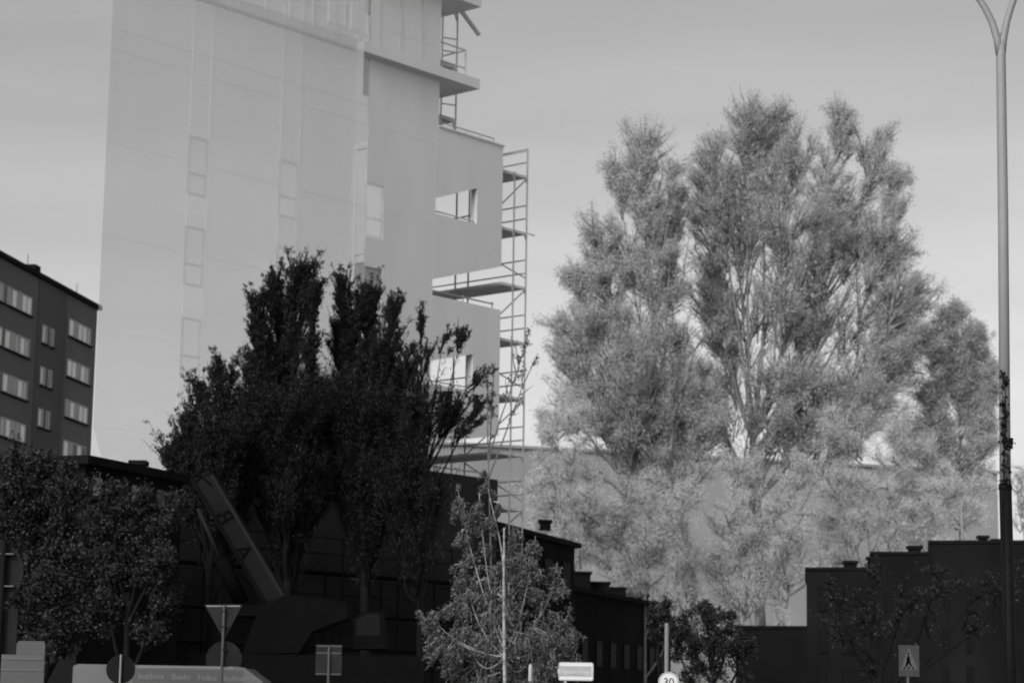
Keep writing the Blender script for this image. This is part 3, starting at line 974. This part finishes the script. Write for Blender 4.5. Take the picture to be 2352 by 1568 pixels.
# silvery trees (about 120 m away)
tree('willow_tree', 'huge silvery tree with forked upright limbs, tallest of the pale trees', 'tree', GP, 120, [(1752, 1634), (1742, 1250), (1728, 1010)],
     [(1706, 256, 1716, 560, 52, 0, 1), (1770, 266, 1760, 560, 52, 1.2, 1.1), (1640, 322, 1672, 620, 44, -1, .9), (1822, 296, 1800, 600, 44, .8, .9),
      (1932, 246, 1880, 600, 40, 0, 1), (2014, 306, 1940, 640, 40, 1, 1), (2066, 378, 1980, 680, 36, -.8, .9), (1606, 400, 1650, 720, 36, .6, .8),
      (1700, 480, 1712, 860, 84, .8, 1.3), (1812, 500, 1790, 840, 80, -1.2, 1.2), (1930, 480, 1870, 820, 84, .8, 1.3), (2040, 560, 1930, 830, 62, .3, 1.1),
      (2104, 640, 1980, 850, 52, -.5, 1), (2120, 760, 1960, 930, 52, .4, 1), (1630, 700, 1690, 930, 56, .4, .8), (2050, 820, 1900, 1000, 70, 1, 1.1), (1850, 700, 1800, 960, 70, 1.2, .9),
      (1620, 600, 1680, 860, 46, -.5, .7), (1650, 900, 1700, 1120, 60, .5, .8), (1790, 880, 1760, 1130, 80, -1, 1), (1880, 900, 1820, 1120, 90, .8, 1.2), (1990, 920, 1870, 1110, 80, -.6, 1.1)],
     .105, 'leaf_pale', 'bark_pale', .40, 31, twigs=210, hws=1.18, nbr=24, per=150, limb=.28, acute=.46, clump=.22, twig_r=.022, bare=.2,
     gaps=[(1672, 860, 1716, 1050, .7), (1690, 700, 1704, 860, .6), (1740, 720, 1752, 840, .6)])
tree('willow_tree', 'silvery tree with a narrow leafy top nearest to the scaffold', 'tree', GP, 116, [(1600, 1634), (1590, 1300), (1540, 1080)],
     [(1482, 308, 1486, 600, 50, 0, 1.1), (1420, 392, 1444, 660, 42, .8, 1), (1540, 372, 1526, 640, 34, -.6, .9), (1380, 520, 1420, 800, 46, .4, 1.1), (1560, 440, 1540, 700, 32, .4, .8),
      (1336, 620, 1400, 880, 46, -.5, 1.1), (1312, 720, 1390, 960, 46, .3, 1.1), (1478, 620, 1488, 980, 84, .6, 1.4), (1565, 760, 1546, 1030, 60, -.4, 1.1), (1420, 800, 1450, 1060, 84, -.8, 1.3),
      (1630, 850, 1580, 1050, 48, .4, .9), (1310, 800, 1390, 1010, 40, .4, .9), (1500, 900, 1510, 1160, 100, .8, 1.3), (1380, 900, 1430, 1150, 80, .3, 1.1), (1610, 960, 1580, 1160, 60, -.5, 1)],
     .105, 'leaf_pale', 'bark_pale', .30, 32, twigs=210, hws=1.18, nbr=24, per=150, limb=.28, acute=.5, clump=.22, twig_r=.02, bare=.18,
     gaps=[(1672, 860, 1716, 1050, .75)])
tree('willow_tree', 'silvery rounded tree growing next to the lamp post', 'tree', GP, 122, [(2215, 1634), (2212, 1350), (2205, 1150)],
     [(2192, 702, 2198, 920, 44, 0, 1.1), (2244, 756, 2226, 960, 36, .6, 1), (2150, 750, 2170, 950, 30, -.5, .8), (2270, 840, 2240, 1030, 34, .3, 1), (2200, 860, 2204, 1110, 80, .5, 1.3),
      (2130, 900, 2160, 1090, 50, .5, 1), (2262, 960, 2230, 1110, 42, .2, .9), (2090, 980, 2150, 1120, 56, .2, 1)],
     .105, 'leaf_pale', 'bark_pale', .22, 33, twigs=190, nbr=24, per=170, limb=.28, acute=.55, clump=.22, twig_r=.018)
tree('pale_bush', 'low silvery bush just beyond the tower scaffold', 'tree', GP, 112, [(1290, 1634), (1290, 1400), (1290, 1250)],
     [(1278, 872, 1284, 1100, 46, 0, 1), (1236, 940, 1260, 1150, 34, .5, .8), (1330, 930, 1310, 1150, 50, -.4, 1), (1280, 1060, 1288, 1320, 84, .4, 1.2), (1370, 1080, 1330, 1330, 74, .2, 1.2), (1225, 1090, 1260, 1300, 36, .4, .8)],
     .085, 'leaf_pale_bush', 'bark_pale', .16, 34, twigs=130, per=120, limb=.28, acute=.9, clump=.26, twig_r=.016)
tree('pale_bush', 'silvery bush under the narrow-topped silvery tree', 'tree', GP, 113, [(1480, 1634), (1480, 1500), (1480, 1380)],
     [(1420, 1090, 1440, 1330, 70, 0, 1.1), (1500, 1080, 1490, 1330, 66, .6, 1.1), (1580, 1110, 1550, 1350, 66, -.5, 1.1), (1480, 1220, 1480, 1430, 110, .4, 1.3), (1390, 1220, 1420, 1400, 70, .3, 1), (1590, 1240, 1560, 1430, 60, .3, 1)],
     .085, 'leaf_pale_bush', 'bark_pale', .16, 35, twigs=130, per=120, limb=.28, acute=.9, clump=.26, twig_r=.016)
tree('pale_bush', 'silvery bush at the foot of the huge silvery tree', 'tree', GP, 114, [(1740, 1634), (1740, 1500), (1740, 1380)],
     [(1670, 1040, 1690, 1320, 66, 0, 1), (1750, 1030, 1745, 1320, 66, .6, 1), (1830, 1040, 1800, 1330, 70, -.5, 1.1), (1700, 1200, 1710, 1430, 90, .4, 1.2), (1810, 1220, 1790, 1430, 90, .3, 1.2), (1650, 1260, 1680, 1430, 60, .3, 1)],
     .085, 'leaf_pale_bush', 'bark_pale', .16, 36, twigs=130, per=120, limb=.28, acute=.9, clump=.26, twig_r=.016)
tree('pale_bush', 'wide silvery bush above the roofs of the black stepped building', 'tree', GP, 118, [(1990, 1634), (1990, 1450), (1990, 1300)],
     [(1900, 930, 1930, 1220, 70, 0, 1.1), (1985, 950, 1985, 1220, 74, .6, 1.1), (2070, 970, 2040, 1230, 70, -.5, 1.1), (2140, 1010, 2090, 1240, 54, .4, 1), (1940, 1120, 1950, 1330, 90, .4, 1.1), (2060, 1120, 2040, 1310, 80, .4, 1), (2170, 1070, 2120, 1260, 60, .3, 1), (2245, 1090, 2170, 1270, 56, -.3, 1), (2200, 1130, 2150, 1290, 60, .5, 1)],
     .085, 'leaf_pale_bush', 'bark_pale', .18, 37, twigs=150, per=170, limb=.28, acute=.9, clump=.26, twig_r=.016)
tree('pale_bush', 'silvery leaves of a tree beyond the lamp post at the picture edge', 'tree', GP, 118, [(2350, 1634), (2350, 1450), (2350, 1250)],
     [(2340, 1090, 2345, 1220, 30, 0, .9), (2375, 1060, 2365, 1220, 40, .3, 1)], .085, 'leaf_pale_bush', 'bark_pale', .10, 38, twigs=90, per=40, acute=.7, clump=.2, twig_r=.014)

# ------------------------------------------------------------------ forked lamp post
LD = 37.0
b0 = at(2312, 1568, LD); lp = empty('lamp_post', (b0.x, LD, 0), 'tall forked street lamp post, pale metal above a black lower shaft', 'lamp post')
pz = lambda x, y: at(x, y, LD)
j = pz(2309, 1110); g0 = Vector((j.x + .02, LD, 0))
b = MB(); b.tube([g0, j], [.112, .104], 20); b.build('lower_shaft', 'black_paint', lp, True)
b = MB(); b.tube([j, pz(2304, 500), pz(2299, 130), pz(2298.5, 105)], [.094, .088, .082, .078], 20); b.build('upper_shaft', 'post_paint', lp, True)
b = MB(); b.tube([j - UP * .10, j - UP * .02], [.116, .110], 20); b.build('collar', 'black_paint', lp, True)
for sgn, xs in ((-1, ((2297, 128), (2291, 92), (2279, 52), (2262, 18), (2246, -6), (2215, -40), (2170, -62))), (1, ((2300.5, 128), (2304, 92), (2312, 52), (2322, 18), (2331, -6), (2352, -40), (2392, -62)))):
    pts = [pz(*p) for p in xs]
    b = MB(); b.tube(pts, [.070, .068, .062, .058, .055, .05, .05], 14); arm = b.build('arm', 'post_paint', lp, True)
    e = pts[-1]
    b = MB(); b.tube([e - Vector((sgn * .05, 0, 0)), e + Vector((sgn * .15, 0, .05)), e + Vector((sgn * .6, 0, .06)), e + Vector((sgn * .75, 0, 0.02))], [.05, .13, .14, .05], 12)
    b.build('lamp_head', 'post_paint', arm, True)
# creeper on the shaft
rng = np.random.default_rng(77)
cr = empty('creeper', (g0.x, LD, 0), 'dark leafy creeper clinging to the middle of the lamp post', 'creeper')
C = []
for (x, y, sx, sy, n) in ((2303, 880, 8, 16, 46), (2301, 930, 5, 22, 34), (2300, 985, 5, 26, 40), (2309, 960, 5, 20, 16), (2311, 1021, 11, 11, 90), (2301, 1060, 4, 24, 26), (2311, 1068, 5, 22, 24), (2306, 1106, 9, 6, 40), (2298, 865, 3, 10, 10)):
    th = rng.uniform(np.pi, 2 * np.pi, n)
    for k in range(n):
        p = at(x + rng.normal() * sx * .6, y + rng.normal() * sy * .6, LD)
        C.append((p.x, p.y - rng.uniform(.09, .16), p.z))
C = np.array(C)
V, q = leaves(C, .075, rng, 1.3)
o = build_np('foliage', V, q, 'leaf_dark', cr); o['kind'] = 'stuff'
b = MB(); b.tube([g0 + Vector((-.05, -.13, 0))] + [Vector((pz(2303 + 3 * math.sin(k), y).x, LD - .115, pz(2303, y).z)) for k, y in enumerate(range(1500, 860, -70))], .008, 5)
b.build('stem', 'bark_dark', cr)

# ------------------------------------------------------------------ road signs
def plate_pole(root, px, D, py_top, r, m):
    t = at(px, py_top, D)
    return tube('pole', (t.x, D, 0), t, r, m, root)

# warning triangle above a disc, seen from behind
D = 50.0
t0 = at(514, 1634, D)
s = empty('road_sign', (t0.x, D, 0), 'back of a give way triangle above a dark disc on one pole', 'road sign', 'road signs')
b = MB(); b.prism([at(469, 1387, D + .06), at(557, 1387, D + .06), at(515, 1468, D + .06)], (0, .02, 0)); tri = b.build('triangle_plate', 'sign_back', s)
b = MB(); p0, p1 = at(474, 1392, D + .05), at(551, 1392, D + .05); b.box(p0, p1 - p0, (0, .012, 0), (0, 0, .02)); b.build('stiffener', 'galvanised_dull', tri)
def disc(root, px, py, rpx, D, m, dy=.02, name='disc_plate', n=36):
    c = at(px, py, D); r = rpx / F * D
    b = MB(); b.prism([c + Vector((math.cos(2 * math.pi * k / n) * r, 0, -math.sin(2 * math.pi * k / n) * r)) for k in range(n)], (0, dy, 0))
    return b.build(name, m, root)
disc(s, 514, 1513, 41, D + .07, 'sign_back_dark')
plate_pole(s, 515, D, 1388, .03, 'sign_dim')
for y in (1404, 1440, 1492, 1530):
    c = at(515, y, D - .01); part_box('clamp', 'sign_back_dark', s, c + Vector((-.05, -.03, 0)), (.1, 0, 0), (0, .1, 0), (0, 0, .03))
# disc from behind
D = 48.0
t0 = at(277, 1634, D)
s = empty('road_sign', (t0.x, D, 0), 'back of a small dark disc sign in front of the lettered white van', 'road sign', 'road signs')
disc(s, 277, 1536, 33, D + .05, 'sign_back_dark'); plate_pole(s, 278, D, 1502, .022, 'sign_grey')
# big disc near the edge, seen from behind
D = 24.0
t0 = at(9, 1634, D)
s = empty('road_sign', (t0.x, D, 0), 'large dark disc sign over a plain plate, seen from behind above the white truck', 'road sign', 'road signs')
disc(s, -24, 1313, 77, D + .06, 'sign_back_dark', name='disc_plate', n=48)
a, c = at(-90, 1500, D + .06), at(41, 1398, D + .06)
part_box('plate', 'sign_back_dark', s, (a.x, D + .06, a.z), (c.x - a.x, 0, 0), (0, .02, 0), (0, 0, c.z - a.z))
plate_pole(s, 10, D, 1240, .035, 'black_paint')
for y in (1273, 1347):
    c = at(10, y, D - .01); part_box('clamp', 'sign_dim', s, c + Vector((-.10, -.01, 0)), (.2, 0, 0), (0, .08, 0), (0, 0, .018))
# framed board from behind
D = 52.0
t0 = at(756, 1634, D)
s = empty('road_sign', (t0.x, D, 0), 'back of a dim rectangular board with a light frame in front of the scaffold', 'road sign', 'road signs')
a, c = at(724, 1550, D + .05), at(786, 1480, D + .05)
part_box('plate', 'sign_back', s, (a.x, D + .05, a.z), (c.x - a.x, 0, 0), (0, .02, 0), (0, 0, c.z - a.z))
for z in (a.z + .02, a.z + .5, c.z - .05):
    part_box('rail', 'sign_dim', s, (a.x + .01, D + .03, z), (c.x - a.x - .02, 0, 0), (0, .018, 0), (0, 0, .03))
plate_pole(s, 756, D, 1486, .03, 'sign_dim')
# street name plate
D = 36.0
t0 = at(1297, 1634, D)
s = empty('street_name_sign', (t0.x, D, 0), 'bright white street name plate on a short pole beside the birch', 'street sign')
c0 = at(1323, 1541, D); wv, hv, rr = 80 / F * D, 42 / F * D, .035
def rrect(w, h, r, y):
    pts = []
    for (sx, sz, a0) in ((1, 1, 0), (-1, 1, 90), (-1, -1, 180), (1, -1, 270)):
        for k in range(5):
            a = R(a0 + k * 22.5)
            pts.append(Vector((c0.x + sx * (w / 2 - r) + r * math.cos(a), D + y, c0.z + sz * (h / 2 - r) + r * math.sin(a))))
    return pts[::-1]
b = MB(); b.prism(rrect(wv, hv, rr, 0), (0, .02, 0)); b.build('plate', 'sign_grey', s)
for dz in (.36, -.36):
    part_box('stripe', 'sign_white', s, (c0.x - wv * .46, D - .004, c0.z + dz * hv - hv * .085), (wv * .93, 0, 0), (0, .0035, 0), (0, 0, hv * .17))
part_box('stripe', 'sign_white', s, (c0.x + wv * .44, D - .004, c0.z - hv * .27), (wv * .03, 0, 0), (0, .0035, 0), (0, 0, hv * .54))
text_part('lettering', 'Rogowskiego', .105, .003, 'sign_white', s, frame_matrix(Vector((c0.x - wv * .03, D - .006, c0.z - .01)), Vector((1, 0, 0)), UP, Vector((0, -1, 0))))
tube('pole', (at(1299, 1562, D).x, D + .03, 0), at(1299, 1556, D) + Vector((0, .03, 0)), .025, 'sign_grey', s)
# speed limit on a pole
D = 40.0
t0 = at(1531, 1634, D)
s = empty('speed_limit_sign', (t0.x, D, 0), 'round pale speed limit sign at the foot of a tall grey pole', 'road sign', 'road signs')
disc(s, 1536, 1566, 24, D - .06, 'sign_grey'); disc(s, 1536, 1566, 19.5, D - .064, 'sign_white', .003, 'sign_face')
c = at(1536, 1566, D - .068)
text_part('lettering', '30', .20, .002, 'letter_dark', s, frame_matrix(c, Vector((1, 0, 0)), UP, Vector((0, -1, 0))))
plate_pole(s, 1531.5, D, 1430, .04, 'pole_grey')
# pedestrian crossing sign
D = 44.0
t0 = at(2086, 1634, D)
s = empty('pedestrian_sign', (t0.x, D, 0), 'dim square pedestrian crossing sign with a triangle in front of the black building', 'road sign', 'road signs')
a, c = at(2065, 1552, D), at(2111, 1481, D)
part_box('plate', 'sign_dim_dark', s, (a.x, D, a.z), (c.x - a.x, 0, 0), (0, .02, 0), (0, 0, c.z - a.z))
b = MB(); b.prism([at(2069, 1537, D - .004), at(2087, 1486, D - .004), at(2109, 1537, D - .004)], (0, .003, 0)); b.build('triangle', 'sign_dim', s)
def blob(name, pts, dd=.008):
    b = MB(); b.prism([at(x, y, D - dd) for x, y in pts], (0, .003, 0)); return b.build(name, 'letter_dark', s)
fig = blob('walking_figure', [(2083, 1508), (2087, 1503), (2090, 1510), (2091, 1521), (2095, 1528), (2092, 1530), (2087, 1522), (2083, 1530), (2079, 1530), (2082, 1519)])
disc(fig, 2086.5, 1500, 2.4, D - .008, 'letter_dark', .003, 'figure_head', 14)
b = MB(); 
for k in range(3):
    x = 2074 + k * 10
    b = MB(); b.prism([at(x, 1535, D - .008), at(x + 2, 1531, D - .008), at(x + 6, 1531, D - .008), at(x + 5, 1535, D - .008)], (0, .003, 0)); b.build('zebra_stripe', 'letter_dark', s)
tube('pole', (at(2085, 1552, D).x, D + .05, 0), at(2086, 1500, D) + Vector((0, .05, 0)), .03, 'sign_dim', s)
# short pale marker post
D = 40.0
t0 = at(1217, 1634, D); t1 = at(1218, 1524, D)
s = empty('marker_post', (t0.x, D, 0), 'slim white marker post below the hanging birch leaves', 'post')
b = MB(); b.tube([(t0.x, D, 0), (t0.x, D, t1.z - .05), (t0.x, D, t1.z)], [.036, .036, .02], 12); b.build('shaft', 'sign_grey', s, True)
b = MB(); b.tube([(t0.x, D, t1.z - .34), (t0.x, D, t1.z - .30)], .038, 12); b.build('band', 'sign_dim', s, True)

# ------------------------------------------------------------------ vehicles
def wheel(root, c, r, w, axis):
    b = MB(); ax = Vector(axis).normalized()
    b.tube([c - ax * w / 2, c - ax * w * .35, c + ax * w * .35, c + ax * w / 2], [r * .9, r, r, r * .9], 20)
    t = b.build('wheel', 'rubber', root, True)
    b = MB(); b.tube([c - ax * (w / 2 + .01), c + ax * (w / 2 + .01)], r * .55, 14); b.build('rim', 'sign_dim', t, True)

# lettered van
D = 50.0
vz = lambda x, y: at(x, y, D)
a, c = vz(168, 1528), vz(604, 1540)
root = empty('delivery_van', ((a.x + c.x) / 2, D + 1, 0), 'white delivery van with a line of lettering along its roof edge', 'van')
x0 = a.x; zt = vz(330, 1526).z
prof = [(x0, .45), (x0, zt - .05), (x0 + .1, zt), (vz(545, 1530).x, vz(545, 1530).z), (vz(562, 1532).x, vz(562, 1533).z), (vz(600, 1562).x, vz(600, 1562).z), (vz(640, 1600).x, 1.7), (vz(700, 1600).x, 1.35), (vz(722, 1600).x, .9), (vz(722, 1600).x, .45)]
b = MB(); b.prism([Vector((x, D, z)) for x, z in prof][::-1], (0, 2.0, 0)); b.build('body', 'van_white', root)
zr = vz(320, 1531).z
part_box('roof_rail', 'van_letter', root, (vz(318, 1530).x, D - .012, zr - .012), (vz(536, 1530).x - vz(318, 1530).x, 0, 0), (0, .010, 0), (0, 0, .05))
part_box('side_panel', 'van_grey', root, (vz(306, 1530).x, D - .006, 1.3), (vz(560, 1530).x - vz(306, 1530).x, 0, 0), (0, .004, 0), (0, 0, zr - 1.34))
text_part('lettering', 'kuchnia   Bakło   Folko   kulinarna', .19, .003, 'van_letter', root, frame_matrix(vz(452, 1555) + Vector((0, -.012, 0)), Vector((1, 0, -.012)).normalized(), UP, Vector((0, -1, 0))))
b = MB(); b.prism([Vector((vz(606, 1570).x, D - .006, 1.75)), Vector((vz(645, 1600).x, D - .006, 1.68)), Vector((vz(660, 1600).x, D - .006, 1.3)), Vector((vz(606, 1570).x, D - .006, 1.3))][::-1], (0, .005, 0)); b.build('side_window', 'dark_glass', root)
for x in (x0 + .9, vz(660, 1600).x):
    for y in (D + .1, D + 1.9): wheel(root, Vector((x, y, .36)), .36, .22, (0, 1, 0))
# white box truck at the edge
D = 27.0
vz = lambda x, y: at(x, y, D)
root = empty('box_truck', (vz(20, 1568).x, D + 1, 0), 'plain white truck body with a raised box, beneath the large disc sign', 'truck')
zl, zh = vz(20, 1500).z, vz(72, 1471).z
xa, xb, xc = vz(-300, 1500).x, vz(42, 1480).x, vz(103, 1500).x
b = MB(); b.prism([Vector((x, D, z)) for x, z in ((xa, .6), (xa, zl - .05), (xa + .05, zl), (xb, zl), (xb + .003, zh), (vz(101, 1471).x, zh), (xc, zh - .04), (xc + .01, .6))][::-1], (xc * 2.1 / D - .06, 2.1, 0)); b.build('body', 'truck_white', root)
zg = vz(50, 1506).z
part_box('trim_strip', 'van_grey', root, (xa, D - .008, vz(50, 1540).z), (xc - xa - .01, 0, 0), (0, .006, 0), (0, 0, .03))
part_box('trim_strip', 'van_grey', root, (xa, D - .008, vz(50, 1509).z - .03), (xc - xa - .01, 0, 0), (0, .006, 0), (0, 0, .05))
part_box('chassis', 'rubber', root, (xa, D + .1, .4), (xc - xa - .55, 0, 0), (0, 1.9, 0), (0, 0, .2))
for x in (xa + .6, xc - .9):
    for y in (D + .15, D + 1.95): wheel(root, Vector((x, y, .38)), .38, .24, (0, 1, 0))

# mobile crane in front of the dark base
D = 58.0
vz = lambda x, y, dd=0: at(x, y, D + dd)
root = empty('mobile_crane', (vz(690, 1634).x, D + 1, 0), 'dark mobile crane with a slanting lettered boom in front of the tower', 'crane')
q = [vz(437, 1100), vz(490, 1088), vz(658, 1372), vz(606, 1384)]
b = MB(); b.prism(q[::-1], (0, .75, 0)); boom = b.build('boom', 'crane_paint', root)
dirb = (q[1] - q[2]).normalized(); nb = Vector((-dirb.z, 0, dirb.x)); nb = nb if nb.z > 0 else -nb
for (i, k, off) in ((1, 2, -.09), (0, 3, .02)):
    d_ = (q[i] - q[k]); b = MB()
    b.box(q[k] + nb * off + Vector((0, -.03, 0)), d_, nb * .07, (0, .028, 0)); b.build('boom_edge', 'boom_edge_paint' if i == 1 else 'crane_dark', boom)
bx = -dirb if False else dirb
for ch, x, y, sz, ang in (('B', 514, 1188, .62, 0), ('A', 558, 1268, .62, 1), ('L', 468, 1106, .55, 2)):
    if ang == 0: X = dirb; Y = nb
    elif ang == 1: X = -dirb; Y = nb
    else: X = (dirb * -.3 + nb * -1).normalized(); Y = Vector((X.z, 0, -X.x)) * -1
    Z = X.cross(Y)
    M = frame_matrix(vz(x, y) + Vector((0, -.02, 0)), X, Y, Vector((0, -1, 0)))
    text_part('lettering', ch, sz, .004, 'letter_dark', boom, M)
b = MB(); b.tube([vz(455, 1168, .35), vz(512, 1296, .35)], .055, 12); b.build('piston_rod', 'boom_edge_paint', root, True)
b = MB(); b.tube([vz(508, 1286, .35), vz(556, 1385, .35)], .20, 14); b.build('hydraulic_cylinder', 'crane_dark', root, True)
b = MB(); b.box((vz(485, 1400).x, D - .3, vz(500, 1400).z - .15), (vz(660, 1400).x - vz(485, 1400).x, 0, 0), (0, 1.6, 0), (0, 0, .28)); b.build('boom_pivot_frame', 'crane_dark', root)
b = MB(); b.prism([Vector((vz(x, y).x, D - .4, vz(x, y).z)) for x, y in ((560, 1500), (600, 1392), (660, 1366), (800, 1384), (800, 1420), (720, 1450), (690, 1500))][::-1], (0, 2.2, 0)); b.build('superstructure', 'crane_dark', root)
b = MB(); b.prism([Vector((vz(x, y).x, D - .45, vz(x, y).z)) for x, y in ((815, 1490), (815, 1420), (840, 1405), (880, 1405), (890, 1490))][::-1], (0, 1.2, 0)); cabn = b.build('cab', 'crane_dark', root)
b = MB(); b.prism([Vector((vz(x, y).x, D - .462, vz(x, y).z)) for x, y in ((822, 1460), (822, 1424), (843, 1411), (874, 1411), (876, 1460))][::-1], (0, .01, 0)); b.build('cab_window', 'dark_glass', cabn)
xa, xb = vz(440, 1600).x, vz(960, 1600).x
part_box('carrier', 'crane_dark', root, (xa, D - .6, .7), (xb - xa, 0, 0), (0, 2.5, 0), (0, 0, vz(600, 1500).z - .72))
for x in np.linspace(xa + .8, xb - .8, 4):
    for y in (D - .5, D + 1.8): wheel(root, Vector((x, y, .55)), .55, .35, (0, 1, 0))
